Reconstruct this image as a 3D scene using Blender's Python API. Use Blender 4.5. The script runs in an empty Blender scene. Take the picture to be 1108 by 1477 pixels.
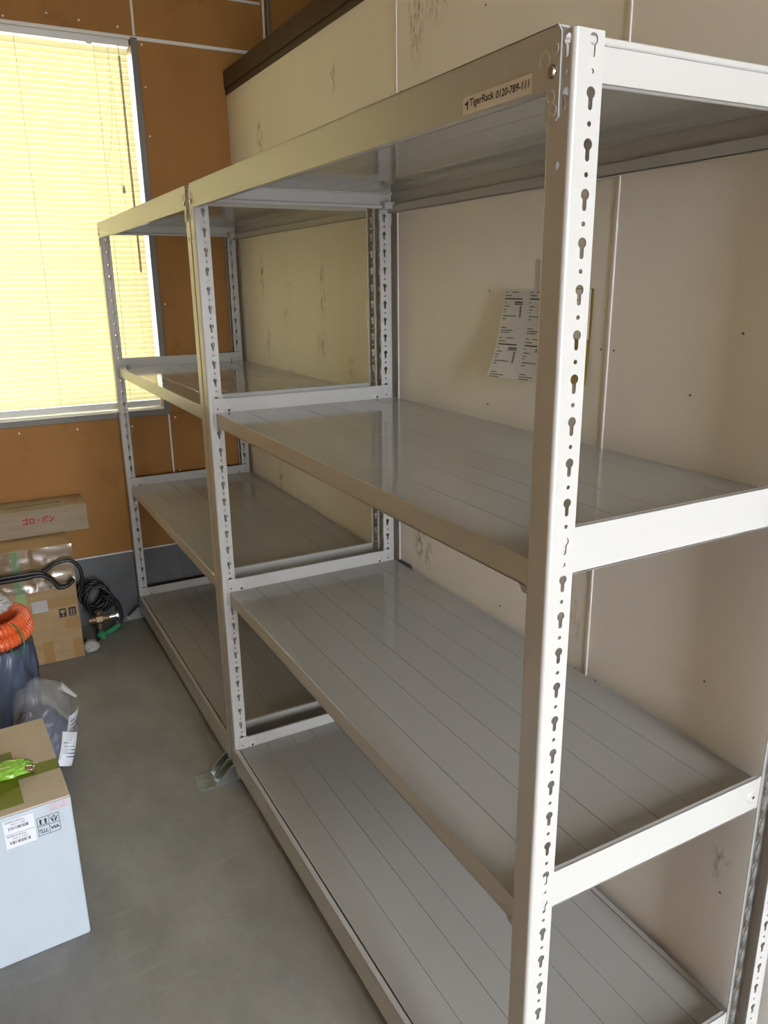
import bpy, bmesh, math, random
from mathutils import Vector, Matrix, noise
R = math.radians
random.seed(7)
scn = bpy.context.scene
col = scn.collection

# ------------------------------------------------------------------ camera
cam = bpy.data.cameras.new('camera')
cam.sensor_fit = 'HORIZONTAL'; cam.sensor_width = 36.0
cam.lens = 36.0 * 1113.606 / 1108.0
cam.clip_start = 0.02
co = bpy.data.objects.new('camera', cam); col.objects.link(co)
rgt = Vector((0.476807, 0.878920, -0.012427)); upv = Vector((-0.245098, 0.146515, 0.958363)); fwd = Vector((-0.844145, 0.453909, -0.285281))
mw = Matrix((rgt, upv, -fwd)).transposed().to_4x4()
mw.translation = Vector((0.69073, -0.60029, 1.56425))
co.matrix_world = mw
scn.camera = co

# ------------------------------------------------------------------ world, portals, exposure
w = bpy.data.worlds.new('daylight'); scn.world = w; w.use_nodes = True
bg = w.node_tree.nodes['Background']
bg.inputs['Color'].default_value = (0.90, 0.95, 1.0, 1)
bg.inputs['Strength'].default_value = 25.0
scn.view_settings.view_transform = 'Standard'; scn.view_settings.look = 'None'
scn.view_settings.exposure = 0.2; scn.view_settings.gamma = 1.0
scn.view_settings.use_curve_mapping = False
DOOR = (-0.25, 0.605, 2.75)        # the open vehicle door at the near end: y0, y1, head height
def portal(name, loc, rot, sx, sy):
    l = bpy.data.lights.new(name, 'AREA'); l.shape = 'RECTANGLE'; l.size = sx; l.size_y = sy
    l.cycles.is_portal = True
    o = bpy.data.objects.new(name, l); col.objects.link(o); o.location = loc; o.rotation_euler = rot
portal('door_daylight_portal', (2.79, (DOOR[0] + DOOR[1]) / 2, DOOR[2] / 2), (0, R(90), 0), DOOR[2], DOOR[1] - DOOR[0])
portal('window_daylight_portal', (-3.10, -0.69, 1.76), (0, R(-90), 0), 1.5, 1.8)

# ------------------------------------------------------------------ materials
MAT = {}
def mat(name, color, rough=0.5, metal=0.0, spec=0.5, coat=0.0):
    m = bpy.data.materials.new(name); m.use_nodes = True
    b = m.node_tree.nodes['Principled BSDF']
    b.inputs['Base Color'].default_value = (*color, 1)
    b.inputs['Roughness'].default_value = rough
    b.inputs['Metallic'].default_value = metal
    b.inputs['Specular IOR Level'].default_value = spec
    if coat: b.inputs['Coat Weight'].default_value = coat; b.inputs['Coat Roughness'].default_value = 0.1
    MAT[name] = m
    return m
def N(m, t, **kw):
    n = m.node_tree.nodes.new(t)
    for k, v in kw.items(): setattr(n, k, v)
    return n
def lk(m, a, b): m.node_tree.links.new(a, b)
def bsdf(m): return m.node_tree.nodes['Principled BSDF']
def noise_mix(m, c1, c2, scale=(5, 5, 5), detail=6, lo=0.35, hi=0.7, rough=0.6, pos='Position'):
    """colour varies between c1 and c2 by a stretched noise; returns the colour socket"""
    g = N(m, 'ShaderNodeNewGeometry'); mp = N(m, 'ShaderNodeMapping'); mp.inputs['Scale'].default_value = scale
    lk(m, g.outputs[pos], mp.inputs['Vector'])
    n = N(m, 'ShaderNodeTexNoise'); n.inputs['Scale'].default_value = 1; n.inputs['Detail'].default_value = detail; n.inputs['Roughness'].default_value = rough
    lk(m, mp.outputs[0], n.inputs['Vector'])
    r = N(m, 'ShaderNodeMapRange'); r.inputs[1].default_value = lo; r.inputs[2].default_value = hi
    lk(m, n.outputs['Fac'], r.inputs[0])
    x = N(m, 'ShaderNodeMix', data_type='RGBA')
    x.inputs[6].default_value = (*c1, 1); x.inputs[7].default_value = (*c2, 1)
    lk(m, r.outputs[0], x.inputs[0])
    return x.outputs[2]
def mixc(m, a, fac, color):
    x = N(m, 'ShaderNodeMix', data_type='RGBA'); lk(m, a, x.inputs[6]); x.inputs[7].default_value = (*color, 1)
    lk(m, fac, x.inputs[0]); return x.outputs[2]
def bump(m, scale, strength, dist=0.001, stretch=(1, 1, 1)):
    g = N(m, 'ShaderNodeNewGeometry'); mp = N(m, 'ShaderNodeMapping'); mp.inputs['Scale'].default_value = [scale * s for s in stretch]
    lk(m, g.outputs['Position'], mp.inputs['Vector'])
    n = N(m, 'ShaderNodeTexNoise'); n.inputs['Scale'].default_value = 1; n.inputs['Detail'].default_value = 4
    lk(m, mp.outputs[0], n.inputs['Vector'])
    b = N(m, 'ShaderNodeBump'); b.inputs['Strength'].default_value = strength; b.inputs['Distance'].default_value = dist
    lk(m, n.outputs['Fac'], b.inputs['Height']); lk(m, b.outputs[0], bsdf(m).inputs['Normal'])

paint = mat('rack_paint', (0.475, 0.467, 0.452), 0.28, 0, 0.5)
panelm = mat('shelf_paint', (0.37, 0.365, 0.355), 0.09, 0, 0.5)
zinc = mat('zinc_plate', (0.55, 0.60, 0.60), 0.28, 1.0)
chrome = mat('bolt_steel', (0.6, 0.6, 0.6), 0.2, 1.0)
dark = mat('dark_hole', (0.02, 0.02, 0.02), 0.7)
black = mat('black_rubber', (0.012, 0.012, 0.014), 0.42)
ink = mat('black_ink', (0.02, 0.02, 0.025), 0.7)
redink = mat('red_ink', (0.36, 0.015, 0.05), 0.7)
pinkink = mat('pink_stamp_ink', (0.80, 0.25, 0.32), 0.8)
brownink = mat('brown_ink', (0.32, 0.08, 0.03), 0.8)
sticker = mat('sticker_paper', (0.72, 0.68, 0.66), 0.5)
whitelabel = mat('white_label', (0.72, 0.74, 0.80), 0.5)
striplight = mat('joint_strip_paint', (0.74, 0.71, 0.66), 0.45)
frame_m = mat('window_frame_grey', (0.15, 0.135, 0.12), 0.45)
whitepl = mat('white_plastic', (0.72, 0.72, 0.71), 0.4)
cord_m = mat('blind_cord', (0.60, 0.56, 0.44), 0.7)
wand_m = mat('blind_wand', (0.55, 0.50, 0.40), 0.7)
kraft = mat('kraft_card', (0.40, 0.27, 0.15), 0.8)
lk(kraft, noise_mix(kraft, (0.37, 0.245, 0.125), (0.30, 0.195, 0.095), (9, 9, 40)), bsdf(kraft).inputs['Base Color'])
kraft2 = mat('pale_kraft_card', (0.43, 0.35, 0.25), 0.8)
lk(kraft2, noise_mix(kraft2, (0.54, 0.46, 0.36), (0.48, 0.405, 0.31), (9, 9, 30)), bsdf(kraft2).inputs['Base Color'])
dullcard = mat('dull_card', (0.30, 0.24, 0.16), 0.8)
lk(dullcard, noise_mix(dullcard, (0.31, 0.25, 0.17), (0.255, 0.20, 0.13), (9, 9, 30)), bsdf(dullcard).inputs['Base Color'])
whitecard = mat('white_card', (0.5, 0.55, 0.6), 0.6)
lk(whitecard, noise_mix(whitecard, (0.47, 0.54, 0.61), (0.43, 0.49, 0.55), (12, 12, 5), lo=0.5, hi=0.8), bsdf(whitecard).inputs['Base Color'])
kraft_tape = mat('brown_tape', (0.30, 0.17, 0.06), 0.3)
green_tape = mat('pale_green_tape', (0.24, 0.32, 0.14), 0.4)
olive_tape = mat('olive_green_tape', (0.17, 0.20, 0.015), 0.55, 0, 0.25)
green_film = mat('green_film', (0.22, 0.45, 0.05), 0.15, 0, 0.8)
green_wrap = mat('green_wrap', (0.05, 0.28, 0.12), 0.2)
orange = mat('orange_hose', (0.72, 0.13, 0.035), 0.42)
brass = mat('aged_brass', (0.20, 0.13, 0.075), 0.5, 0.7)
bluebag = mat('blue_bag_film', (0.085, 0.105, 0.165), 0.22, 0, 0.7, 0.3)
navy = mat('navy_cloth', (0.022, 0.032, 0.085), 0.5)
yellowp = mat('yellow_paper', (0.66, 0.52, 0.16), 0.6)
paper = mat('slip_paper', (0.88, 0.85, 0.78), 0.7)
brownboard = mat('dark_brown_board', (0.055, 0.032, 0.018), 0.45)
metalclip = mat('dark_metal_clip', (0.10, 0.10, 0.10), 0.35, 0.8)

def film(name, tint, opac, rough=0.08):
    m = bpy.data.materials.new(name); m.use_nodes = True; nt = m.node_tree
    nt.nodes.remove(nt.nodes['Principled BSDF'])
    out = nt.nodes['Material Output']
    t = N(m, 'ShaderNodeBsdfTransparent'); t.inputs[0].default_value = (*tint, 1)
    g = N(m, 'ShaderNodeBsdfGlossy'); g.inputs['Roughness'].default_value = rough; g.inputs['Color'].default_value = (0.9, 0.9, 0.9, 1)
    fr = N(m, 'ShaderNodeFresnel'); fr.inputs[0].default_value = 1.5
    ad = N(m, 'ShaderNodeMath', operation='ADD', use_clamp=True); ad.inputs[1].default_value = opac
    lk(m, fr.outputs[0], ad.inputs[0])
    mx = N(m, 'ShaderNodeMixShader'); lk(m, ad.outputs[0], mx.inputs[0]); lk(m, t.outputs[0], mx.inputs[1]); lk(m, g.outputs[0], mx.inputs[2])
    lk(m, mx.outputs[0], out.inputs['Surface'])
    return m
def milky(name, color, alpha, rough=0.25):
    m = mat(name, color, rough, 0, 0.6); nt = m.node_tree
    t = N(m, 'ShaderNodeBsdfTransparent'); mx = N(m, 'ShaderNodeMixShader'); mx.inputs[0].default_value = alpha
    lk(m, t.outputs[0], mx.inputs[1]); lk(m, bsdf(m).outputs[0], mx.inputs[2]); lk(m, mx.outputs[0], nt.nodes['Material Output'].inputs['Surface'])
    return m
bagfilm = milky('bag_film', (0.55, 0.56, 0.58), 0.20, 0.18)
glass = film('window_glass', (0.80, 0.80, 0.76), 0.02, 0.02)
clearfilm = film('clear_film', (0.90, 0.91, 0.92), 0.13, 0.16)
def translucent(name, color, tcol, mixf):
    m = bpy.data.materials.new(name); m.use_nodes = True; nt = m.node_tree
    b = bsdf(m); b.inputs['Base Color'].default_value = (*color, 1); b.inputs['Roughness'].default_value = 0.45
    t = N(m, 'ShaderNodeBsdfTranslucent'); t.inputs[0].default_value = (*tcol, 1)
    mx = N(m, 'ShaderNodeMixShader'); mx.inputs[0].default_value = mixf
    lk(m, b.outputs[0], mx.inputs[1]); lk(m, t.outputs[0], mx.inputs[2]); lk(m, mx.outputs[0], nt.nodes['Material Output'].inputs['Surface'])
    return m
slat_m = translucent('cream_slat', (0.78, 0.70, 0.46), (0.80, 0.69, 0.33), 0.14)
crumple = translucent('milky_film', (0.62, 0.60, 0.58), (0.5, 0.5, 0.5), 0.3)

# floor: trowelled grey concrete with pale scuffs
floor_m = mat('trowelled_concrete', (0.2, 0.2, 0.19), 0.55)
c = noise_mix(floor_m, (0.295, 0.288, 0.276), (0.185, 0.181, 0.174), (2.6, 4.6, 2), 11, 0.32, 0.68, 0.68)
g = N(floor_m, 'ShaderNodeNewGeometry'); mp = N(floor_m, 'ShaderNodeMapping'); mp.inputs['Scale'].default_value = (26, 5, 5); mp.inputs['Rotation'].default_value = (0, 0, 0.5)
lk(floor_m, g.outputs['Position'], mp.inputs['Vector'])
nn = N(floor_m, 'ShaderNodeTexNoise'); nn.inputs['Scale'].default_value = 1; nn.inputs['Detail'].default_value = 5; lk(floor_m, mp.outputs[0], nn.inputs['Vector'])
mr = N(floor_m, 'ShaderNodeMapRange'); mr.inputs[1].default_value = 0.60; mr.inputs[2].default_value = 0.80; mr.inputs[4].default_value = 0.45
lk(floor_m, nn.outputs['Fac'], mr.inputs[0])
c = mixc(floor_m, c, mr.outputs[0], (0.36, 0.352, 0.335))
vo = N(floor_m, 'ShaderNodeTexVoronoi'); vo.inputs['Scale'].default_value = 9.0; vo.inputs['Randomness'].default_value = 1
lk(floor_m, g.outputs['Position'], vo.inputs['Vector'])
m2 = N(floor_m, 'ShaderNodeMapRange'); m2.inputs[1].default_value = 0.035; m2.inputs[2].default_value = 0.02
lk(floor_m, vo.outputs['Distance'], m2.inputs[0])
c = mixc(floor_m, c, m2.outputs[0], (0.17, 0.165, 0.155))
vo2 = N(floor_m, 'ShaderNodeTexVoronoi'); vo2.inputs['Scale'].default_value = 5.3
lk(floor_m, g.outputs['Position'], vo2.inputs['Vector'])
m3 = N(floor_m, 'ShaderNodeMapRange'); m3.inputs[1].default_value = 0.022; m3.inputs[2].default_value = 0.012
lk(floor_m, vo2.outputs['Distance'], m3.inputs[0]); c = mixc(floor_m, c, m3.outputs[0], (0.55, 0.54, 0.50))
lk(floor_m, c, bsdf(floor_m).inputs['Base Color']); bump(floor_m, 60, 0.15)

# back wall: cream board, vertical streaks, dark scuffs at their own places
STAINS = [(-2.672, 1.60, .030, .14, 1), (-2.627, 1.32, .025, .09, .9), (-2.41, 1.44, .022, .05, .9), (-1.353, 2.25, .05, .15, .8), (-1.25, 2.27, .10, .08, .5),
          (-1.889, 2.216, .03, .06, .8), (-1.325, .77, .045, .10, 1), (-1.28, .74, .03, .07, .9), (-2.56, .72, .03, .10, 1), (-2.03, 1.52, .03, .16, .7),
          (-2.606, 2.14, .05, .08, .9), (-2.05, 1.34, .06, .10, .5), (-0.40, .55, .10, .12, .5), (-0.14, .42, .03, .06, .6), (-1.8, 1.28, .03, .05, .6),
          (-0.62, .78, .05, .08, .6), (-2.0, 1.18, .06, .04, .7), (-2.35, .62, .04, .03, .7)]
wall_m = mat('cream_wall_board', (0.6, 0.57, 0.5), 0.6)
c = noise_mix(wall_m, (0.88, 0.85, 0.80), (0.81, 0.78, 0.735), (2.0, 2, 0.7), 8, 0.35, 0.75)
gw = N(wall_m, 'ShaderNodeNewGeometry')
mps = N(wall_m, 'ShaderNodeMapping'); mps.inputs['Scale'].default_value = (60, 10, 24); lk(wall_m, gw.outputs['Position'], mps.inputs['Vector'])
ns = N(wall_m, 'ShaderNodeTexNoise'); ns.inputs['Scale'].default_value = 1; ns.inputs['Detail'].default_value = 5; ns.inputs['Roughness'].default_value = .7
lk(wall_m, mps.outputs[0], ns.inputs['Vector'])
tot = None
for (sx, sz, rx, rz, st) in STAINS:
    mp = N(wall_m, 'ShaderNodeMapping')
    mp.inputs['Scale'].default_value = (1 / rx, 0, 1 / rz); mp.inputs['Location'].default_value = (-sx / rx, 0, -sz / rz)
    lk(wall_m, gw.outputs['Position'], mp.inputs['Vector'])
    gr = N(wall_m, 'ShaderNodeTexGradient', gradient_type='SPHERICAL'); lk(wall_m, mp.outputs[0], gr.inputs[0])
    mu = N(wall_m, 'ShaderNodeMath', operation='MULTIPLY'); mu.inputs[1].default_value = st * 1.6; lk(wall_m, gr.outputs['Fac'], mu.inputs[0])
    if tot is None: tot = mu.outputs[0]
    else:
        a = N(wall_m, 'ShaderNodeMath', operation='MAXIMUM'); lk(wall_m, tot, a.inputs[0]); lk(wall_m, mu.outputs[0], a.inputs[1]); tot = a.outputs[0]
mr = N(wall_m, 'ShaderNodeMapRange'); mr.inputs[1].default_value = 0.47; mr.inputs[2].default_value = 0.68; lk(wall_m, ns.outputs['Fac'], mr.inputs[0])
mu = N(wall_m, 'ShaderNodeMath', operation='MULTIPLY', use_clamp=True); lk(wall_m, tot, mu.inputs[0]); lk(wall_m, mr.outputs[0], mu.inputs[1])
c = mixc(wall_m, c, mu.outputs[0], (0.13, 0.115, 0.09))
lk(wall_m, c, bsdf(wall_m).inputs['Base Color']); bump(wall_m, 90, 0.12, 0.001, (1, 1, .15))

ply_m = mat('brown_board', (0.38, 0.2, 0.08), 0.6, 0, 0.25)
c = noise_mix(ply_m, (0.37, 0.178, 0.045), (0.285, 0.13, 0.031), (3, 2.2, 1.6), 8, 0.3, 0.75)
gp = N(ply_m, 'ShaderNodeNewGeometry'); np_ = N(ply_m, 'ShaderNodeTexNoise'); np_.inputs['Scale'].default_value = 6; np_.inputs['Detail'].default_value = 8
lk(ply_m, gp.outputs['Position'], np_.inputs['Vector'])
mr = N(ply_m, 'ShaderNodeMapRange'); mr.inputs[1].default_value = 0.60; mr.inputs[2].default_value = 0.78; mr.inputs[4].default_value = .55; lk(ply_m, np_.outputs['Fac'], mr.inputs[0])
c = mixc(ply_m, c, mr.outputs[0], (0.19, 0.08, 0.02))
lk(ply_m, c, bsdf(ply_m).inputs['Base Color'])
base_m = mat('grey_plinth', (0.24, 0.25, 0.26), 0.5)
c = noise_mix(base_m, (0.13, 0.133, 0.136), (0.075, 0.077, 0.08), (4, 4, 3), 6, 0.35, 0.7)
mp = N(base_m, 'ShaderNodeMapping'); gb = N(base_m, 'ShaderNodeNewGeometry')
mp.inputs['Scale'].default_value = (0, 1 / .05, 1 / .09); mp.inputs['Location'].default_value = (0, -.232 / .05, -.235 / .09)
lk(base_m, gb.outputs['Position'], mp.inputs['Vector'])
gr = N(base_m, 'ShaderNodeTexGradient', gradient_type='SPHERICAL'); lk(base_m, mp.outputs[0], gr.inputs[0])
nb = N(base_m, 'ShaderNodeTexNoise'); nb.inputs['Scale'].default_value = 45; nb.inputs['Detail'].default_value = 4; lk(base_m, gb.outputs['Position'], nb.inputs['Vector'])
mr = N(base_m, 'ShaderNodeMapRange'); mr.inputs[1].default_value = .5; mr.inputs[2].default_value = .6; lk(base_m, nb.outputs['Fac'], mr.inputs[0])
mu = N(base_m, 'ShaderNodeMath', operation='MULTIPLY'); lk(base_m, gr.outputs['Fac'], mu.inputs[0]); lk(base_m, mr.outputs[0], mu.inputs[1])
c = mixc(base_m, c, mu.outputs[0], (0.05, 0.05, 0.05))
lk(base_m, c, bsdf(base_m).inputs['Base Color'])
ceil_m = mat('ceiling_board', (0.72, 0.60, 0.44), 0.7)
inner_m = mat('room_board', (0.44, 0.29, 0.155), 0.6)
ground_m = mat('outdoor_concrete', (0.35, 0.35, 0.34), 0.8)

# ------------------------------------------------------------------ mesh helpers (all shapes in millimetres)
S = 0.001
def box(bm, x0, x1, y0, y1, z0, z1, bev=0.0, seg=1):
    vs = [bm.verts.new((x, y, z)) for x in (x0, x1) for y in (y0, y1) for z in (z0, z1)]
    f = [(0, 1, 3, 2), (4, 6, 7, 5), (0, 4, 5, 1), (2, 3, 7, 6), (0, 2, 6, 4), (1, 5, 7, 3)]
    fs = [bm.faces.new([vs[i] for i in q]) for q in f]
    if bev:
        es = list({e for q in fs for e in q.edges})
        bmesh.ops.bevel(bm, geom=es, offset=bev, segments=seg, affect='EDGES', profile=0.5)
    return vs
def cyl(bm, p0, p1, r, n=16, r1=None):
    p0, p1 = Vector(p0), Vector(p1); d = (p1 - p0).normalized()
    a = d.orthogonal().normalized(); b = d.cross(a)
    r1 = r if r1 is None else r1
    A = [bm.verts.new(p0 + r * (math.cos(t) * a + math.sin(t) * b)) for t in [2 * math.pi * i / n for i in range(n)]]
    B = [bm.verts.new(p1 + r1 * (math.cos(t) * a + math.sin(t) * b)) for t in [2 * math.pi * i / n for i in range(n)]]
    for i in range(n): bm.faces.new((A[i], A[(i + 1) % n], B[(i + 1) % n], B[i]))
    bm.faces.new(A[::-1]); bm.faces.new(B)
def tube(bm, pts, r, n=10, closed=False, rf=None):
    pts = [Vector(p) for p in pts]; m = len(pts); rings = []
    d0 = (pts[1] - pts[0]).normalized(); nrm = d0.orthogonal().normalized()
    for i, p in enumerate(pts):
        d = (pts[min(i + 1, m - 1)] - pts[max(i - 1, 0)]).normalized()
        nrm = (nrm - d * nrm.dot(d)).normalized(); b = d.cross(nrm)
        rr = rf(i) if rf else r
        rings.append([bm.verts.new(p + rr * (math.cos(t) * nrm + math.sin(t) * b)) for t in [2 * math.pi * k / n for k in range(n)]])
    for i in range(m - 1):
        for k in range(n): bm.faces.new((rings[i][k], rings[i][(k + 1) % n], rings[i + 1][(k + 1) % n], rings[i + 1][k]))
    bm.faces.new(rings[0][::-1]); bm.faces.new(rings[-1])
def spline(pts, n=8):
    P = [Vector(p) for p in pts]; P = [2 * P[0] - P[1]] + P + [2 * P[-1] - P[-2]]; out = []
    for i in range(1, len(P) - 2):
        for k in range(n):
            t = k / n; a, b, c_, d = P[i - 1], P[i], P[i + 1], P[i + 2]
            out.append(0.5 * (2 * b + (c_ - a) * t + (2 * a - 5 * b + 4 * c_ - d) * t * t + (3 * b - a - 3 * c_ + d) * t ** 3))
    out.append(P[-2]); return out
def ring(bm, c0, axis, R0, r, n=20, m=8):
    c0 = Vector(c0); ax = Vector(axis).normalized(); a = ax.orthogonal().normalized(); b = ax.cross(a)
    V = []
    for i in range(n):
        t = 2 * math.pi * i / n; d = math.cos(t) * a + math.sin(t) * b
        V.append([bm.verts.new(c0 + d * (R0 + r * math.cos(s)) + ax * r * math.sin(s)) for s in [2 * math.pi * k / m for k in range(m)]])
    for i in range(n):
        for k in range(m): bm.faces.new((V[i][k], V[(i + 1) % n][k], V[(i + 1) % n][(k + 1) % m], V[i][(k + 1) % m]))
def prism(bm, pts, axis, a0, a1):
    """polygon pts (u,v) extruded along an axis; axis 'x': (y,z), 'y': (x,z), 'z': (x,y)"""
    def P(u, v, t): return {'x': (t, u, v), 'y': (u, t, v), 'z': (u, v, t)}[axis]
    A = [bm.verts.new(P(u, v, a0)) for u, v in pts]; B = [bm.verts.new(P(u, v, a1)) for u, v in pts]
    n = len(pts)
    for i in range(n): bm.faces.new((A[i], A[(i + 1) % n], B[(i + 1) % n], B[i]))
    bm.faces.new(A[::-1]); bm.faces.new(B)
def to_mesh(name, bm, m, smooth=False, fix=True):
    if fix: bmesh.ops.recalc_face_normals(bm, faces=bm.faces)
    bmesh.ops.scale(bm, vec=(S, S, S), verts=bm.verts)
    me = bpy.data.meshes.new(name); bm.to_mesh(me); bm.free()
    for mm in (m if isinstance(m, (list, tuple)) else [m]): me.materials.append(mm)
    if smooth:
        me.shade_smooth()
        if smooth != True: me.set_sharp_from_angle(angle=R(smooth))
    return me
def link(name, data, parent=None, loc=(0, 0, 0), rot=(0, 0, 0)):
    o = bpy.data.objects.new(name, data); col.objects.link(o)
    o.location = [v * S for v in loc]; o.rotation_euler = rot
    if parent: o.parent = parent
    return o
def obj(name, bm, m, parent=None, loc=(0, 0, 0), rot=(0, 0, 0), smooth=False):
    return link(name, to_mesh(name, bm, m, smooth), parent, loc, rot)
def NB(): return bmesh.new()
def tag(o, label, cat, group=None, kind=None):
    o['label'] = label; o['category'] = cat
    if group: o['group'] = group
    if kind: o['kind'] = kind
    return o
def struct(o, label, cat): return tag(o, label, cat, kind='structure')
def boxobj(name, m, parent, *b, bev=0.0, seg=1):
    bm = NB(); box(bm, *b, bev=bev, seg=seg); return obj(name, bm, m, parent)
def plate(outline, holes, thick):
    """flat plate in local XY with real cut holes, thickness along +Z from 0; returns a list of (verts, faces)"""
    cu = bpy.data.curves.new('p', 'CURVE'); cu.dimensions = '2D'; cu.fill_mode = 'BOTH'; cu.extrude = thick / 2
    for lp in [outline] + holes:
        sp = cu.splines.new('POLY'); sp.points.add(len(lp) - 1)
        for p, (x, y) in zip(sp.points, lp): p.co = (x, y, 0, 1)
        sp.use_cyclic_u = True
    ob = bpy.data.objects.new('p', cu); me = ob.to_mesh()
    V = [Vector((v.co.x, v.co.y, v.co.z + thick / 2)) for v in me.vertices]; F = [tuple(p.vertices) for p in me.polygons]
    ob.to_mesh_clear(); bpy.data.objects.remove(ob); bpy.data.curves.remove(cu)
    return V, F
def add_plate(bm, VF, fn):
    V, F = VF; vs = [bm.verts.new(fn(v)) for v in V]
    for f in F:
        try: bm.faces.new([vs[i] for i in f])
        except ValueError: pass
def text_mesh(name, s, m, w_fit=None, h=10, shear=0.0, bold=0.0, thick=0.3):
    """flat lettering in local XY, lower left at origin, in millimetres"""
    cu = bpy.data.curves.new(name, 'FONT'); cu.body = s; cu.size = 10; cu.shear = shear; cu.offset = bold; cu.extrude = 0.0; cu.resolution_u = 3
    ob = bpy.data.objects.new(name, cu); col.objects.link(ob)
    dg = bpy.context.evaluated_depsgraph_get(); dg.update()
    me0 = ob.evaluated_get(dg).to_mesh()
    bm = NB(); bm.from_mesh(me0); ob.evaluated_get(dg).to_mesh_clear()
    bpy.data.objects.remove(ob); bpy.data.curves.remove(cu)
    xs = [v.co.x for v in bm.verts] or [0, 1]; ys = [v.co.y for v in bm.verts] or [0, 1]
    x0, x1, y0, y1 = min(xs), max(xs), min(ys), max(ys)
    sy = h / (y1 - y0); sx = (w_fit / (x1 - x0)) if w_fit else sy
    for v in bm.verts: v.co = Vector(((v.co.x - x0) * sx, (v.co.y - y0) * sy, 0))
    return bm
def place(bm, fn, dest):
    """copy bm's geometry into dest with each vertex mapped by fn"""
    mp_ = {v: dest.verts.new(fn(v.co)) for v in bm.verts}
    for f in bm.faces:
        try: dest.faces.new([mp_[v] for v in f.verts])
        except ValueError: pass
    bm.free()

# ------------------------------------------------------------------ the setting
WX, WY = -3003.0, 616.0           # far wall plane, partition wall plane
fl = boxobj('floor', floor_m, None, -3300, 2800, -3300, 2700, -100, 0); struct(fl, 'grey trowelled concrete floor with pale scuffs', 'floor')
gr_ = boxobj('ground_outside', ground_m, None, 2800, 20000, -14000, 14000, -100, -20); struct(gr_, 'grey concrete apron outside the open door', 'ground')
ce = boxobj('ceiling', ceil_m, None, -3300, 2800, -3300, 2700, 3300, 3400); struct(ce, 'dim brown board ceiling high overhead', 'ceiling')
wf = boxobj('wall_front', inner_m, None, -3300, 2800, -2400, -2300, 0, 3300); struct(wf, 'brown board wall opposite the racks', 'wall')
wr = boxobj('wall_rear', ply_m, None, -3300, 2800, 2700, 2800, 0, 3300); struct(wr, 'brown board wall behind the cream partition', 'wall')
bm = NB()
box(bm, 2800, 2920, -3400, DOOR[0] * 1000, 0, 3400); box(bm, 2800, 2920, DOOR[1] * 1000, 2800, 0, 3400); box(bm, 2800, 2920, DOOR[0] * 1000, DOOR[1] * 1000, DOOR[2] * 1000, 3400)
wn = obj('wall_near', bm, inner_m); struct(wn, 'end wall with the wide open vehicle door', 'wall')

# partition wall behind the racks: studs backing + one board per 910 mm bay, joint strips, dark cap board
bm = NB(); box(bm, WX, 2800, WY + 12, WY + 110, 0, 2380)
wb = obj('wall_back', bm, inner_m); struct(wb, 'cream board partition wall with thin vertical joint strips behind the racks', 'wall')
joints = [-2370, -1461, -555, 355, 1265, 2175]
xs = [WX] + joints + [2800]
for a, b in zip(xs[:-1], xs[1:]):
    boxobj('wall_panel', wall_m, wb, a + 0.6, b - 0.6, WY, WY + 12, 0, 2372, bev=1.0)
for j in joints[1:]:
    boxobj('joint_strip', striplight, wb, j - 4, j + 4, WY - 3.0, WY + 2, 0, 2372, bev=1.2)
bm = NB(); box(bm, WX, 2800, WY - 10, WY + 110, 2394, 2466, bev=1.5); box(bm, WX, 2800, WY - 6, WY + 110, 2370, 2391, bev=1.5); box(bm, WX, 2800, WY - 3, WY + 100, 2388, 2396)
tb = obj('trim_1', bm, brownboard); struct(tb, 'dark brown cap board with a groove along the top of the cream partition', 'trim')
# nail heads and small dents on the partition
bm = NB()
for (x, z) in [(-575, 1420), (-537, 1420), (-1180, 1120), (-1490, 2080), (-1436, 2084), (-985, 1540), (-980, 1250), (-570, 1120), (-540, 1120), (-230, 1470), (-265, 1160), (-225, 790),
               (-2392, 1560), (-2352, 1560), (-2392, 1210), (-2350, 1212), (-1030, 2190), (-590, 650), (-520, 650), (-300, 560), (-130, 350), (-900, 700), (-330, 1350)]:
    cyl(bm, (x, WY - 0.8, z), (x, WY + 2, z), 2.6, 10)
obj('nail_head', bm, mat('nail_grey', (0.16, 0.15, 0.13), 0.6), wb)['kind'] = 'stuff'

# far wall: window opening, brown boards, strips, grey plinth
WIN = (-1600, 215, 1003, 2552)
bm = NB()
T0, T1 = WX - 130, WX - 9
box(bm, T0, T1, -3400, WIN[0], 0, 3400); box(bm, T0, T1, WIN[1], 2800, 0, 3400)
box(bm, T0, T1, WIN[0], WIN[1], 0, WIN[2]); box(bm, T0, T1, WIN[0], WIN[1], WIN[3], 3400)
wl = obj('wall_far', bm, inner_m); struct(wl, 'brown board end wall around the blind-covered window', 'wall')
def wp(y0, y1, z0, z1): boxobj('wall_panel', ply_m, wl, T1, WX, y0 + .8, y1 - .8, z0 + .8, z1 - .8, bev=0.8)
fr0 = 242
wp(-3300, -2430, 338, 2550); wp(-2430, -1640, 338, 2550); wp(-3300, -1640, 2550, 3300)
for a, b in ((-1640, -680), (-680, 232)): wp(a, b, 338, 978)
for a, b in ((-1640, -680), (-680, 234), (234, 820), (820, 1730), (1730, 2700)): wp(a, b, 2552, 3300)
wp(fr0, 1142, 978, 2550); wp(234, 1142, 338, 978); wp(1142, 2700, 338, 2550)
def strip(y0, y1, z0, z1, m=striplight): boxobj('joint_strip', m, wl, WX - 2, WX + 4, y0, y1, z0, z1, bev=1.2)
strip(228, 238, 2560, 3300); strip(-3300, 1500, 2544, 2558); strip(228, 236, 336, 978); strip(640, 795, 2744, 2754); strip(803, 813, 2610, 3300)
bm = NB(); cyl(bm, (WX + 12, 826, 2466), (WX + 12, 826, 3300), 9, 14)
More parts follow.
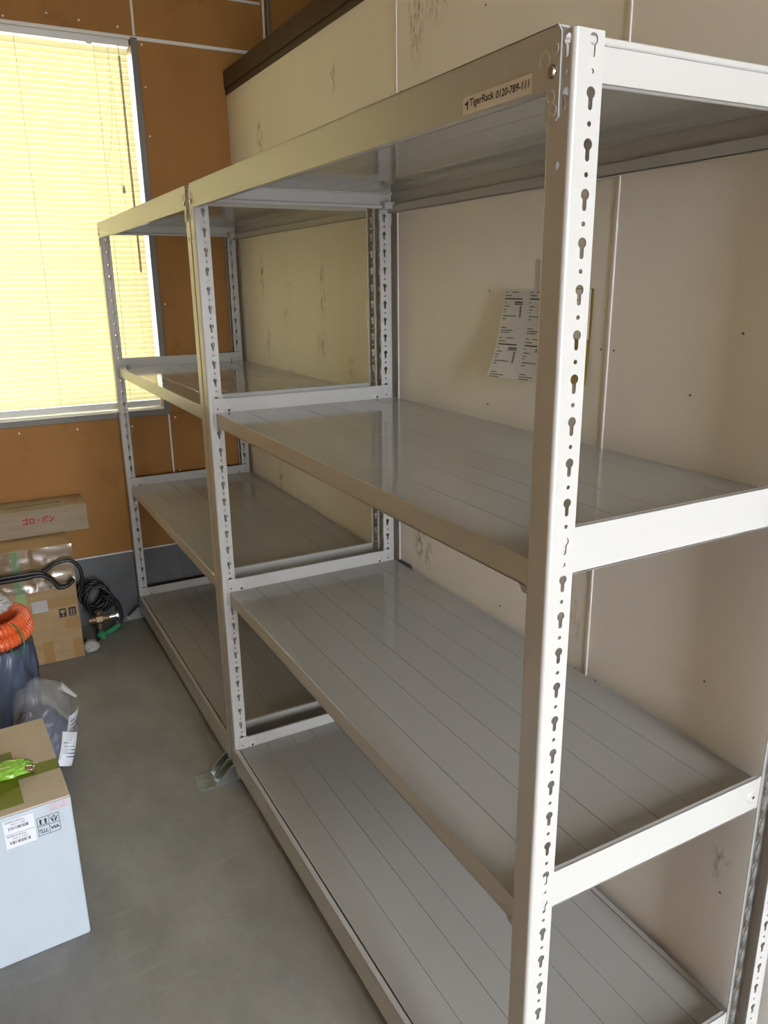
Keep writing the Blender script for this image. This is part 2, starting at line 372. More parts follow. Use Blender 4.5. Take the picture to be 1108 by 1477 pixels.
obj('conduit', bm, frame_m, wl, smooth=40)
bm = NB()
for (y, z) in [(262, 2530), (262, 2370), (262, 2180), (262, 1920), (262, 1480), (262, 1170), (262, 960), (-420, 950), (-180, 945), (60, 935), (262, 700), (-100, 2600), (20, 2590), (170, 2585), (-260, 2570)]:
    cyl(bm, (WX - 1, y, z), (WX + 2.5, y, z), 4.2, 10)
obj('screw_cap', bm, whitepl, wl)['kind'] = 'stuff'
bm = NB(); box(bm, WX - 9, WX + 6, -3300, WY, 0, 331)
bb = obj('baseboard_far', bm, base_m); struct(bb, 'grey plinth along the foot of the brown end wall', 'baseboard')
boxobj('cap_strip', striplight, bb, WX - 6, WX + 8, -3300, WY, 331, 338, bev=1.5)

# window
wi = link('window_1', None, None, (WX, (WIN[0] + WIN[1]) / 2, WIN[2])); struct(wi, 'grey framed window behind the cream blind', 'window')
def wl_(bm): bmesh.ops.translate(bm, vec=(-WX, -(WIN[0] + WIN[1]) / 2, -WIN[2]), verts=bm.verts)
def wpart(name, m, *b, bev=0.0):
    bm = NB(); box(bm, *b, bev=bev); wl_(bm); return obj(name, bm, m, wi)
wpart('casing', frame_m, T0 + 20, WX + 8, WIN[1], WIN[1] + 27, 978, 2552, bev=1.5)
wpart('casing', frame_m, T0 + 20, WX + 8, WIN[0] - 27, WIN[0], 978, 2552, bev=1.5)
wpart('casing', frame_m, T0 + 20, WX + 8, WIN[0], WIN[1], 978, 1003, bev=1.5)
wpart('sill', whitepl, T0 + 60, WX + 2, WIN[0], WIN[1], 1003, 1009, bev=1.5)
wpart('sash', whitepl, T0 + 25, T0 + 65, WIN[0], WIN[1], 1003, 1052, bev=2)
wpart('sash', whitepl, T0 + 25, T0 + 65, WIN[0], WIN[1], 2510, 2552, bev=2)
ym = (WIN[0] + WIN[1]) / 2
wpart('sash', whitepl, T0 + 25, T0 + 65, ym - 25, ym + 25, 1052, 2510, bev=2)
for a, b in ((WIN[0] + 1, ym - 25), (ym + 25, WIN[1] - 1)): wpart('pane', glass, T0 + 44, T0 + 47, a, b, 1052, 2510)

# ------------------------------------------------------------------ venetian blind
BX = WX - 30
vb = link('venetian_blind', None, None, (BX, -690, 1052)); tag(vb, 'closed cream venetian blind glowing with daylight in the far window', 'blind')
def vbo(name, bm, m, smooth=False):
    bmesh.ops.translate(bm, vec=(-BX, 690, -1052), verts=bm.verts); return obj(name, bm, m, vb, smooth=smooth)
bm = NB(); box(bm, BX - 18, BX + 18, -1590, 211, 2519, 2550, bev=2, seg=2); vbo('headrail', bm, whitepl)
bm = NB(); box(bm, BX - 13, BX + 13, -1588, 206, 1020, 1048, bev=3, seg=2); vbo('bottom_rail', bm, whitepl)
bm = NB(); box(bm, BX + 17, BX + 21, 40, 62, 2512, 2551, bev=1); vbo('bracket', bm, whitepl)
bm = NB(); til = R(78); n = 6
prof = []
for i in range(n + 1):
    t = -12.5 + 25 * i / n; s = 1.3 * (1 - (t / 12.5) ** 2)
    prof.append((t * math.cos(til) + s * math.sin(til), -t * math.sin(til) + s * math.cos(til)))
A = [bm.verts.new((x, -898, z)) for x, z in prof]; B = [bm.verts.new((x, 893, z)) for x, z in prof]
for i in range(n): bm.faces.new((A[i], A[i + 1], B[i + 1], B[i]))
sl = to_mesh('slat', bm, slat_m, True)
PITCH = 23.2; zz = 1062.0
while zz < 2516:
    link('slat', sl, vb, (0, 0, zz - 1052), (0, random.uniform(-.012, .012), 0)); zz += PITCH
for yy in (-1500, -830, -230, 70):
    bm = NB()
    cyl(bm, (BX + 7, yy, 1045), (BX + 7, yy, 2520), 1.1, 6)
    vbo('ladder_cord', bm, cord_m)
bm = NB(); cyl(bm, (BX + 24, 166, 2480), (BX + 26, 170, 1621), 4.5, 10); cyl(bm, (BX + 20, 166, 2522), (BX + 24, 166, 2480), 1.5, 8); vbo('tilt_wand', bm, wand_m, 40)
bm = NB()
tube(bm, spline([(BX + 20, 122, 2512), (BX + 22, 118, 2300), (BX + 22, 98, 2140), (BX + 22, 76, 2055), (BX + 22, 100, 2010), (BX + 22, 131, 1975)], 10), 0.9, 6)
tube(bm, [(BX + 20, 126, 2512), (BX + 22, 130, 2200), (BX + 22, 132, 1975)], 0.9, 6); tube(bm, [(BX + 22, 133, 1950), (BX + 22, 150, 1400), (BX + 22, 160, 1200)], 0.7, 6)
vbo('lift_cord', bm, cord_m)
bm = NB(); cyl(bm, (BX + 22, 132, 1978), (BX + 22, 132, 1948), 4, 10, 8.5); vbo('tassel', bm, wand_m, 40)

# ------------------------------------------------------------------ steel racks
H, PW, PD, T, DEP = 1812.0, 42.0, 40.0, 2.0, 598.0
HOLES = [1803.0 - 50 * k for k in range(36)]
def keyhole(cx, cz, r=6.0, sw=2.9, bot=17.0):
    a = math.asin(sw / r); L = []
    n = 12
    for i in range(n + 1):
        t = -math.pi / 2 + a + (2 * math.pi - 2 * a) * i / n
        L.append((cx + r * math.cos(t), cz + r * math.sin(t)))
    m = 5
    for i in range(m + 1):
        t = math.pi + math.pi * i / m
        L.append((cx + sw * math.cos(t), cz - (bot - sw) + sw * math.sin(t)))
    return L
def circ(cx, cz, r, n=10): return [(cx + r * math.cos(2 * math.pi * i / n), cz + r * math.sin(2 * math.pi * i / n)) for i in range(n)]
RB = 5.0
def make_post():
    bm = NB()
    hl = []
    for z in HOLES:
        if z - 18 > 4: hl.append(keyhole(25, z))
        if z - 33 > 4: hl.append(circ(25, z - 30, 2.8))
    fl_ = plate([(RB, 0), (PD, 0), (PD, H), (RB, H)], hl, T)
    add_plate(bm, fl_, lambda v: Vector((-v.z, v.x, v.y)))               # outer flange, face at x = 0
    add_plate(bm, fl_, lambda v: Vector((-PW + T - v.z, v.x, v.y)))      # inner flange
    web = plate([(-PW + RB, 0), (-RB, 0), (-RB, H), (-PW + RB, H)], [keyhole(-12, 1803), circ(-12, 1773, 2.8), keyhole(-12, 1753), circ(-20, 1683, 4.5), circ(-20, 130, 4.5)], T)
    add_plate(bm, web, lambda v: Vector((v.x, v.z, v.y)))
    for cx, s in ((-RB, 1), (-PW + RB, -1)):                              # rounded bends
        n = 5; o_, i_ = [], []
        for k in range(n + 1):
            t = math.pi / 2 * k / n
            o_.append((cx + s * RB * math.sin(t), RB - RB * math.cos(t)))
            i_.append((cx + s * (RB - T) * math.sin(t), RB - (RB - T) * math.cos(t)))
        prism(bm, o_ + i_[::-1], 'z', 0, H)
    return to_mesh('post', bm, paint, 35, fix=True)
post_me = make_post()
def make_foot():
    bm = NB()
    box(bm, -44.3, 0.3, -122, 34, 0, 3.5, bev=0.6)
    for x in (-43, -4):
        prism(bm, [(-64, 3), (-2, 3), (-2, 58), (-16, 58), (-58, 20)], 'x', x, x + 3.5)
    box(bm, -43, -1, -4, -1, 3, 52)
    v = [(-58, 20), (-16, 58), (-16, 55), (-58, 17)]
    prism(bm, v, 'x', -43, -35)
    return to_mesh('foot_plate', bm, zinc)
foot_me = make_foot()
bm = NB(); cyl(bm, (0, 0, 0), (0, -3.5, 0), 6.0, 14, 4.6); ring(bm, (0, -0.6, 0), (0, 1, 0), 6.6, 0.8, 16, 6); bolt_me = to_mesh('bolt', bm, chrome, 40)
bm = NB()                                                    # pressed boss with a pierced centre on the side beams
bp = [(14, -.4), (11.5, 1.6), (8, 2.4), (6.4, 1.9), (5.2, .5), (3.4, .3)]
for (ra, xa), (rb_, xb) in zip(bp[:-1], bp[1:]):
    for k in range(24):
        t0, t1 = 2 * math.pi * k / 24, 2 * math.pi * (k + 1) / 24
        bm.faces.new([bm.verts.new((x_, r_ * math.cos(t), r_ * math.sin(t))) for x_, r_, t in ((xa, ra, t0), (xa, ra, t1), (xb, rb_, t1), (xb, rb_, t0))])
bmesh.ops.remove_doubles(bm, verts=bm.verts, dist=.01)
boss_me = to_mesh('boss', bm, paint, True)
bm = NB(); cyl(bm, (0, 0, 0), (1.6, 0, 0), 3.2, 14); pierce_me = to_mesh('pierced_hole', bm, dark)
bm = NB(); ring(bm, (0, 0, 0), (0, 1, 0), 1.0, 0.2, 16, 6); tab_me = to_mesh('pressed_tab', bm, paint, True)
SEAMS = [22, 102, 190, 262, 354, 430, 520, 597]

def rack(xn, w, label, feet, stickered):
    ox, oy = xn - w / 2, DEP / 2
    root = link('storage_rack', None, None, (ox, oy, 0)); tag(root, label, 'rack', 'grey steel racks along the cream wall')
    def L(x, y, z): return (x - ox, y - oy, z)
    def part(name, bm, m, smooth=False, parent=root):
        bmesh.ops.translate(bm, vec=(-ox, -oy, 0), verts=bm.verts); return obj(name, bm, m, parent, smooth=smooth)
    xf = xn - w                                             # far outer x
    ps = [link('post', post_me, root, L(xn, 0, 0)), link('post', post_me, root, L(xf + PW, 0, 0)),
          link('post', post_me, root, L(xn - PW, DEP, 0), (0, 0, math.pi)), link('post', post_me, root, L(xf, DEP, 0), (0, 0, math.pi))]
    for i in feet:
        link('foot_plate', foot_me, ps[i], (1, 0, 0))
    ix0, ix1 = xf + PW, xn - PW                             # clear span between inner flange faces
    # side beams, three low levels
    for top in (1253.0, 703.0, 153.0):
        for s, x in ((1, ix0), (-1, ix1)):
            bm = NB()
            a, b = sorted((x, x + s * 2))
            box(bm, a, b, 14, 584, top - 67, top, bev=0.5)
            a, b = sorted((x, x + s * 14)); box(bm, a, b, 30, 568, top - 67, top - 65)
            a, b = sorted((x, x + s * 8)); box(bm, a, b, 44, 554, top - 1.8, top, bev=0.5)
            sb = part('side_beam', bm, paint)
            for yb in (58, 540):
                o = link('boss', boss_me, sb, L(x + s * 2, yb, top - 36), (0, 0, 0 if s > 0 else math.pi))
                o2 = link('boss', boss_me, sb, L(x, yb, top - 36), (0, 0, 0 if s < 0 else math.pi))
                link('pierced_hole', pierce_me, sb, L(x + s * 2, yb, top - 36), (0, 0, 0 if s > 0 else math.pi))
                link('pierced_hole', pierce_me, sb, L(x, yb + 4, top - 40), (0, 0, 0 if s < 0 else math.pi))
            for yb in (25, 573):
                link('pierced_hole', pierce_me, sb, L(x + s * 1.2, yb, top - 30), (0, 0, 0 if s > 0 else math.pi)).scale = (1, .7, .7)
    # top side beams: cap lip, recessed face, rolled bottom
    for s, x in ((1, ix0), (-1, ix1)):
        bm = NB()
        a, b = sorted((x, x + s * 2)); box(bm, a, b, 2, 596, 1776, 1812)
        a, b = sorted((x - s * 4, x + s * 12)); box(bm, a, b, 2, 596, 1812, 1820, bev=1.5)
        cyl(bm, (x + s * 6, 6, 1778), (x + s * 6, 592, 1778), 6, 12)
        box(bm, a, b, 10, 588, 1774, 1776)
        part('side_beam', bm, paint, 20)
        bm = NB(); a, b = sorted((x, x + s * 30)); box(bm, a, b, 560, 596, 1770, 1790, bev=1); cyl(bm, (x + s * 20, 575, 1790), (x + s * 20, 575, 1796), 3, 8); part('corner_bracket', bm, paint)
    # shelves: seven long planks each, front and back rails
    for lv, z in enumerate((1212.0, 662.0, 112.0, 1818.0)):
        y0s = list(SEAMS)
        if lv == 2: y0s[0] = 15; y0s[-1] = 583
        if lv == 3: y0s[0] = 16; y0s[-1] = 582
        for a, b in zip(y0s[:-1], y0s[1:]):
            bm = NB(); dz = random.uniform(-.25, .25)
            box(bm, ix0 + 3, ix1 - 3, a + .35, b - .35, z - 3, z + dz, bev=0.9, seg=2)
            part('panel', bm, panelm)
        if lv < 2:
            for yf, s in ((20, 1), (598, -1)):
                bm = NB()
                a, b = sorted((yf, yf + s * 2))
                box(bm, ix0 + 3, ix1 - 3, a, b, z - 40, z + .3, bev=0.9, seg=2)
                a, b = sorted((yf, yf + s * 22)); box(bm, ix0 + 6, ix1 - 6, a, b, z - 40, z - 38)
                for xa, xb in ((ix0 + 2, ix0 + 40), (ix1 - 40, ix1 - 2)):
                    a, b = sorted((yf, yf + s * 3)); prism(bm, [(xa, z - 38), (xb, z - 38), (xb if xa == ix1 - 40 else xb - 9, z - 50), (xa + 9 if xa == ix1 - 40 else xa, z - 50)], 'y', a, b)
                part('front_rail' if s > 0 else 'back_rail', bm, paint)
                bm = NB()
                for xx, sx in ((ix0, 1), (ix1, -1)):
                    a, b = sorted((xx + sx * 2, xx + sx * 4)); c0, c1 = sorted((yf - s * 9, yf)); box(bm, a, b, c0, c1, z - 42, z - 1, bev=0.5)
                part('hook', bm, paint)
        elif lv == 2:
            for yf, s, nm in ((0, 1, 'front_beam'), (DEP, -1, 'back_beam')):
                bm = NB()
                a, b = sorted((yf - s * 2.2, yf - s * .1)); box(bm, xf + 19, xn - 19, a, b, 38, 112, bev=0.8)
                a, b = sorted((yf - s * 2.2, yf + s * 12)); box(bm, ix0 + 3, ix1 - 3, a, b, 110, 112, bev=0.8)
                a, b = sorted((yf + s * 10.4, yf + s * 12)); box(bm, ix0 + 3, ix1 - 3, a, b, 102, 111)
                a, b = sorted((yf, yf + s * 14)); box(bm, ix0 + 6, ix1 - 6, a, b, 38, 40)
                o = part(nm, bm, paint)
        else:
            for yf, s, nm in ((0, 1, 'front_beam'), (DEP, -1, 'back_beam')):
                bm = NB()
                a, b = sorted((yf - s * 2.2, yf - s * .1))
                x0, x1 = xf + 19, xn - 19
                prism(bm, [(x0, 1731), (x0 + 4, 1728), (x0 + 21, 1728), (x0 + 21, 1760), (x1 - 21, 1760), (x1 - 21, 1728), (x1 - 4, 1728), (x1, 1731), (x1, 1812), (x1 - 6, 1820), (x0 + 6, 1820), (x0, 1812)], 'y', a, b)
                a, b = sorted((yf - s * 2.2, yf + s * 14)); box(bm, x0 + 6, x1 - 6, a, b, 1818, 1820, bev=0.6)
                a, b = sorted((yf, yf + s * 13)); box(bm, ix0 + 3, ix1 - 3, a, b, 1760, 1762)
                a, b = sorted((yf + s * 11, yf + s * 13)); box(bm, ix0 + 3, ix1 - 3, a, b, 1760, 1783 if s < 0 else 1770, bev=0.5)
                o = part(nm, bm, paint)
                for xe, q in ((x1, -1), (x0, 1)):
                    link('bolt', bolt_me, o, L(xe + q * 11, yf - s * 2.2, 1776), (0, 0, 0 if s > 0 else math.pi))
                for xe, q in ((x1, -1), (x0, 1)):            # pressed tabs around the bolt
                    for dx, zc, rr in ((9, 1797, 5), (26, 1790, 8), (13, 1752, 6), (9, 1739, 5.5)):
                        link('pressed_tab', tab_me, o, L(xe + q * dx, yf - s * 2.2, zc)).scale = (rr, 3.2, rr)
                if stickered and s > 0:
                    bm = NB(); box(bm, xn - 199, xn - 65, -2.8, -2.2, 1762, 1782, bev=0.1)
                    st = part('sticker', bm, sticker); st['label'] = 'pale sticker with black lettering'
                    d = NB()
                    place(text_mesh('t', 'TigerRack', ink, 50, 11.5, 0.0, 0.22), lambda v: Vector((xn - 184 + v.x, -2.95, 1767.2 + v.y)), d)
                    place(text_mesh('t', '0120-789-111', ink, 62, 8.6, 0.15, 0.22), lambda v: Vector((xn - 130 + v.x, -2.95, 1768.6 + v.y)), d)
                    # the arrow-like mark
                    for tri in ([(-196, 1773.5), (-187, 1778), (-188.5, 1772.5)], [(-187, 1778), (-187.6, 1766), (-190.5, 1769.5)], [(-187, 1778), (-190.2, 1769.5), (-189.2, 1773)]):
                        vs = [d.verts.new((xn + x, -2.95, z_)) for x, z_ in tri]; d.faces.new(vs)
                    bmesh.ops.translate(d, vec=(-ox, -oy, 0), verts=d.verts)
                    me = to_mesh('lettering', d, ink, fix=False); link('lettering', me, st)
                elif s > 0:
                    d = NB(); place(text_mesh('t', 'TigerRack', sticker, 50, 11.5, 0.0, 0.02), lambda v: Vector((xn - 90 + v.x, -2.5, 1776 + v.y)), d)
                    bmesh.ops.translate(d, vec=(-ox, -oy, 0), verts=d.verts)
                    link('lettering', to_mesh('lettering', d, mat('embossed_grey', (0.6, 0.59, 0.56), .4), fix=False), o)
    return root
rack(0.0, 1509.0, 'near light grey steel four-tier rack with a lettered sticker on its top beam', (0, 1), True)
rack(-1512.0, 1480.0, 'far light grey steel four-tier rack standing against the brown end wall', (0, 1), False)

# ------------------------------------------------------------------ papers on the partition wall
def sheet(name, m, x0, x1, z0, z1, curl, label, flare=0, th=0.4, side=0):
    def at(u, t):
        return Vector((x0 + (x1 - x0) * u - flare * t ** 3 * (1 - u), WY - 1.2 - curl * t ** 2.2 - side * (1 - u) ** 1.6 * (.35 + .65 * t), z1 + (z0 - z1) * t))
    bm = NB(); nx, nz = 10, 14; G = [[bm.verts.new(at(i / nx, j / nz)) for i in range(nx + 1)] for j in range(nz + 1)]
    for j in range(nz):
        for i in range(nx): bm.faces.new((G[j][i], G[j + 1][i], G[j + 1][i + 1], G[j][i + 1]))
    bmesh.ops.solidify(bm, geom=bm.faces[:], thickness=th)
    o = obj(name, bm, m, smooth=30)
    return tag(o, label, 'paper'), at
s1, at1 = sheet('delivery_slip', paper, -905, -690, 1332, 1546, 10, 'white printed delivery slip with two columns pinned to the cream wall', 22, 0.4, 34)
bm = NB()
for row in range(2):
    for colm in range(2):
        X0, Z0 = -898 + 86 * colm, 1538 - 108 * row
        def ln(x, z, wd, h=1.6):
            ns_ = 3; rows_ = []
            for k in range(ns_ + 1):
                u = (x + wd * k / ns_ + 905) / 215; pa, pb = at1(u, (1546 - z) / 214), at1(u, (1546 - z + h) / 214)
                pa.y -= .9; pb.y -= .9; rows_.append((bm.verts.new(pa), bm.verts.new(pb)))
            for k in range(ns_): bm.faces.new((rows_[k][0], rows_[k][1], rows_[k + 1][1], rows_[k + 1][0]))
        ln(X0, Z0, 9); ln(X0 + 22, Z0, 24); ln(X0, Z0 - 8, 22); ln(X0, Z0 - 15, 60, 2.6)
        ln(X0, Z0 - 24, 6); ln(X0 + 36, Z0 - 23, 26, 3); ln(X0 + 34, Z0 - 28, 30, 2)
        ln(X0, Z0 - 33, 18); ln(X0, Z0 - 41, 10); ln(X0, Z0 - 47, 6)
        for k in range(7): ln(X0 + 54, Z0 - 33 - 4 * k, 6, 2.4)
        ln(X0, Z0 - 56, 44); ln(X0, Z0 - 63, 10); ln(X0, Z0 - 84, 18); ln(X0, Z0 - 90, 40); ln(X0, Z0 - 95, 30)
obj('printed_lines', bm, ink, s1)
sheet('paper_note', paper, -800, -715, 1500, 1611, 1.5, 'blank white paper note half hidden above the printed slip', 0, 0.4)
s3 = sheet('yellow_envelope', yellowp, -700, -606, 1339, 1546, 9, 'yellow paper envelope on the wall beside the near rack post', 0, 1.2)[0]
bm = NB(); box(bm, -690, -612, WY - 5.2, WY - 4.2, 1438, 1544); pl = obj('white_patch', bm, paper, s3)
bm = NB()
for k in range(8): box(bm, -640, -632, WY - 5.8, WY - 5.1, 1470 + 4 * k, 1472.5 + 4 * k)
box(bm, -626, -614, WY - 5.8, WY - 5.1, 1441, 1443); box(bm, -685, -650, WY - 5.8, WY - 5.1, 1520, 1523); box(bm, -685, -655, WY - 5.8, WY - 5.1, 1510, 1513)
obj('printed_lines', bm, ink, s3)
bm = NB(); box(bm, -1452, -1380, WY - 14, WY, 640, 664, bev=2); box(bm, -1384, -1378, WY - 20, WY - 2, 634, 664, bev=1)
tag(obj('wall_clip', bm, metalclip), 'small dark metal clip on the cream wall at the lower shelf', 'clip')

# ------------------------------------------------------------------ white carton in front
ang = math.atan2(-.055, -.9985)
wc = link('white_carton', None, None, (-1048, -521, 0)); wc.rotation_euler = (0, 0, 0)
tag(wc, 'tall white carton with a brown card top and shipping marks on its side', 'box')
av, dv = Vector((.055, -.9985, 0)), Vector((-.9985, -.055, 0))
def WF(a, z, out=0.0): return av * a - dv * out + Vector((0, 0, z))        # point on the front face
def WT(a, d, up=0.0): return av * a + dv * d + Vector((0, 0, 407 + up))      # point on the top
def hexa(bm, fn, a0, a1, b0, b1, c0, c1, bev=0, seg=2):
    vs = [bm.verts.new(fn(a, b, c_)) for a in (a0, a1) for b in (b0, b1) for c_ in (c0, c1)]
    f = [(0, 1, 3, 2), (4, 6, 7, 5), (0, 4, 5, 1), (2, 3, 7, 6), (0, 2, 6, 4), (1, 5, 7, 3)]
    fs = [bm.faces.new([vs[i] for i in q]) for q in f]
    if bev: bmesh.ops.bevel(bm, geom=list({e for q in fs for e in q.edges}), offset=bev, segments=seg, affect='EDGES', profile=.5)
bm = NB(); hexa(bm, lambda a, d, z: av * a + dv * d + Vector((0, 0, z)), 0, 430, 0, 405, 0, 402, bev=5); obj('carton_body', bm, whitecard, wc)
bm = NB(); hexa(bm, lambda a, d, z: av * a + dv * d + Vector((0, 0, z)), 1, 214, 2, 404, 402.5, 406.5, bev=1.2); obj('flap', bm, kraft2, wc)
bm = NB(); hexa(bm, lambda a, d, z: av * a + dv * d + Vector((0, 0, z)), 216, 429, 2, 404, 402.5, 406.5, bev=1.2); obj('flap', bm, kraft2, wc)
bm = NB(); hexa(bm, WT, 98, 330, 26, 270, 0, .6); hexa(bm, WT, 1, 99, 128, 176, 0, .5); obj('tape', bm, olive_tape, wc)
bm = NB(); hexa(bm, WF, 85, 150, 314, 392, 0.1, .6); lab = obj('shipping_label', bm, whitelabel, wc)
bm = NB()
for zb in (0, -38):
    hexa(bm, WF, 104, 146, 385 + zb, 386 + zb, .5, .9); hexa(bm, WF, 86, 149, 353.5 + zb, 354.2 + zb, .5, .9)
    for k in range(17):
        a = 98 + k * 2.55; hexa(bm, WF, a, a + random.choice((.9, 1.4, 1.9)), 365 + zb, 373 + zb, .5, .9)
    place(text_mesh('t', 'M0013-10001', ink, 32, 4), lambda v, zb=zb: WF(134 - v.x, 377 + zb + v.y, .9), bm)
    place(text_mesh('t', 'Order 1 of 1', ink, 34, 3.2), lambda v, zb=zb: WF(146 - v.x, 387 + zb + v.y, .9), bm)
obj('printed_lines', bm, ink, lab)
bm = NB()
for a0, a1, z0, z1 in ((31, 80, 371.6, 372.6), (31, 80, 347.5, 348.5), (31, 80, 323.5, 324.5), (31, 32, 323.5, 372.6), (54, 55, 323.5, 372.6), (79, 80, 323.5, 372.6)): hexa(bm, WF, a0, a1, z0, z1, .2, .6)
def poly(bm, pts, out=.7):
    vs = [bm.verts.new(WF(a, z, out)) for a, z in pts]; bm.faces.new(vs)
for a in (72.5, 61.5):                                        # two arrows on a bar
    poly(bm, [(a + 2, 354), (a - 2, 354), (a - 2, 363), (a + 2, 363)]); poly(bm, [(a + 4, 363), (a - 4, 363), (a, 368.5)])
poly(bm, [(77, 351.2), (57, 351.2), (57, 352.8), (77, 352.8)])
for s_ in (1, -1):                                            # hands holding a parcel
    c0 = 43; poly(bm, [(c0 + s_ * 9, 366), (c0 + s_ * 7.6, 366), (c0 + s_ * 3, 357), (c0 + s_ * 5, 355)]); poly(bm, [(c0 + s_ * 5, 357), (c0 + s_ * 1.5, 357), (c0 + s_ * 1.5, 351), (c0 + s_ * 3.5, 351)])
for a0, a1, z0, z1 in ((39, 47, 358, 359), (39, 40, 358, 365), (46, 47, 358, 365), (39, 47, 364, 365)): hexa(bm, WF, a0, a1, z0, z1, .2, .7)
poly(bm, [(43, 369), (40, 366), (46, 366)])
for a, b in ((76, 57),): hexa(bm, WF, b, a, 330, 331.2, .2, .7)
for a in (71, 66, 61): hexa(bm, WF, a, a + 1.6, 330, 340, .2, .7)
hexa(bm, WF, 71, 77, 339, 340.4, .2, .7); hexa(bm, WF, 75.6, 77, 334, 340.4, .2, .7)
place(text_mesh('t', 'VIA', ink, 20, 8.5, 0, .4), lambda v: WF(53 - v.x, 332 + v.y, .7), bm)
obj('handling_marks', bm, ink, wc)
bm = NB()
for a0, a1, z0, z1 in ((9, 49, 382, 382.8), (9, 9.8, 382, 400), (48.2, 49, 382, 393)): hexa(bm, WF, a0, a1, z0, z1, .2, .6)
place(text_mesh('t', 'NW  QA', pinkink, 32, 8), lambda v: WF(45 - v.x, 383.5 + v.y, .7), bm)
place(text_mesh('t', 'FRAG-11 2020', pinkink, 36, 5), lambda v: WF(47 - v.x, 394 + v.y, .7), bm)
obj('stamp', bm, pinkink, wc)

def blob(bm, c0, rad, amp=.15, freq=1.6, seed=0, sub=4, flat=None):
    g = bmesh.ops.create_icosphere(bm, subdivisions=sub, radius=1.0)
    for v in g['verts']:
        p = v.co.copy(); k = 1 + amp * (noise.noise(p * freq + Vector((seed, seed * .7, 3))) + .55 * noise.noise(p * freq * 2.7 + Vector((seed, 9, 1))) + .3 * noise.noise(p * freq * 6 + Vector((2, seed, 1))))
        v.co = Vector((c0[0] + p.x * k * rad[0], c0[1] + p.y * k * rad[1], c0[2] + p.z * k * rad[2]))
        if flat is not None and v.co.z < flat: v.co.z = flat + .3 * noise.noise(p * 5)
# crumpled green tape bundle with a metal fitting, on the carton
q = link('green_film_bundle', None, None, (-1048, -521, 0)); tag(q, 'crumpled bright green film bundle with a metal fitting on the white carton', 'film')
bm = NB(); cc = WT(112, 160, 17); blob(bm, cc, (34, 52, 17), .28, 2.2, 3, 4, 408.2); obj('film', bm, green_film, q, smooth=True)
bm = NB(); cyl(bm, WT(62, 138, 13), WT(82, 146, 13), 11, 16); cyl(bm, WT(56, 136, 13), WT(62, 138, 13), 8, 16); cyl(bm, WT(70, 141, 13), WT(74, 143, 13), 12, 6); obj('metal_fitting', bm, chrome, q, smooth=40)

# ------------------------------------------------------------------ bags and hose behind the carton
bg1 = link('blue_plastic_bag', None, None, (-2062, -638, 0)); tag(bg1, 'bulging blue plastic bag on the floor under the orange hose', 'bag')
bm = NB(); nz, na = 40, 90; Rg = []
for j in range(nz + 1):
    t = j / nz; z = 400 * t; r0 = 92 + 26 * math.sin(math.pi * min(1, t * .62 + .05)) - (14 * (1 - t) ** 3)
    rr = []
    for i in range(na):
        a = 2 * math.pi * i / na
        k = 1 + .10 * noise.noise(Vector((math.cos(a) * 1.6, math.sin(a) * 1.6, t * 2.6))) + .11 * abs(noise.noise(Vector((math.cos(a) * 4 + t * 3, math.sin(a) * 4, t * 2.5)))) + .05 * noise.noise(Vector((math.cos(a) * 11, math.sin(a) * 11, t * 5)))
        rr.append(bm.verts.new((r0 * k * math.cos(a), r0 * k * math.sin(a), z + (0 if j == 0 else 9 * noise.noise(Vector((math.cos(a) * 2, math.sin(a) * 2, 7)))))))
    Rg.append(rr)
for j in range(nz):
    for i in range(na): bm.faces.new((Rg[j][i], Rg[j][(i + 1) % na], Rg[j + 1][(i + 1) % na], Rg[j + 1][i]))
bm.faces.new(Rg[0][::-1]); bm.faces.new(Rg[-1])
obj('film', bm, bluebag, bg1, smooth=60)
hz = link('orange_hose_coil', None, None, (-2015, -628, 405)); tag(hz, 'coil of ribbed orange hose tied with a green cord on the blue bag', 'hose')
bm = NB(); pts = []; turns = 2.4; seg = 620
for i in range(seg + 1):
    a = 2 * math.pi * turns * i / seg + 2.2; lay = turns * i / seg
    rad = 98 + 5 * math.sin(a * 1.3) - 6 * (lay > 1.4)
    pts.append((rad * math.cos(a) * 1.12, rad * math.sin(a), 26 + 44 * min(1.35, lay / 1.25) + 6 * math.sin(a)))
tube(bm, pts, 23, 14, rf=lambda i: 24.5 if i % 5 in (0, 1, 2) else 19.0)
obj('ribbed_tube', bm, orange, hz)
bm = NB()
for aa in (0.55,): ring(bm, (104 * math.cos(aa), 92 * math.sin(aa), 52), (-math.sin(aa), math.cos(aa), 0), 54, 2.5, 28, 6)
obj('tie_cord', bm, green_wrap, hz, smooth=True)
bm = NB(); blob(bm, (-2000, -622, 556), (60, 48, 36), .38, 1.8, 5, 4); tag(obj('clear_film_wad', bm, crumple, smooth=60), 'crumpled milky plastic film lying on the orange hose', 'film')

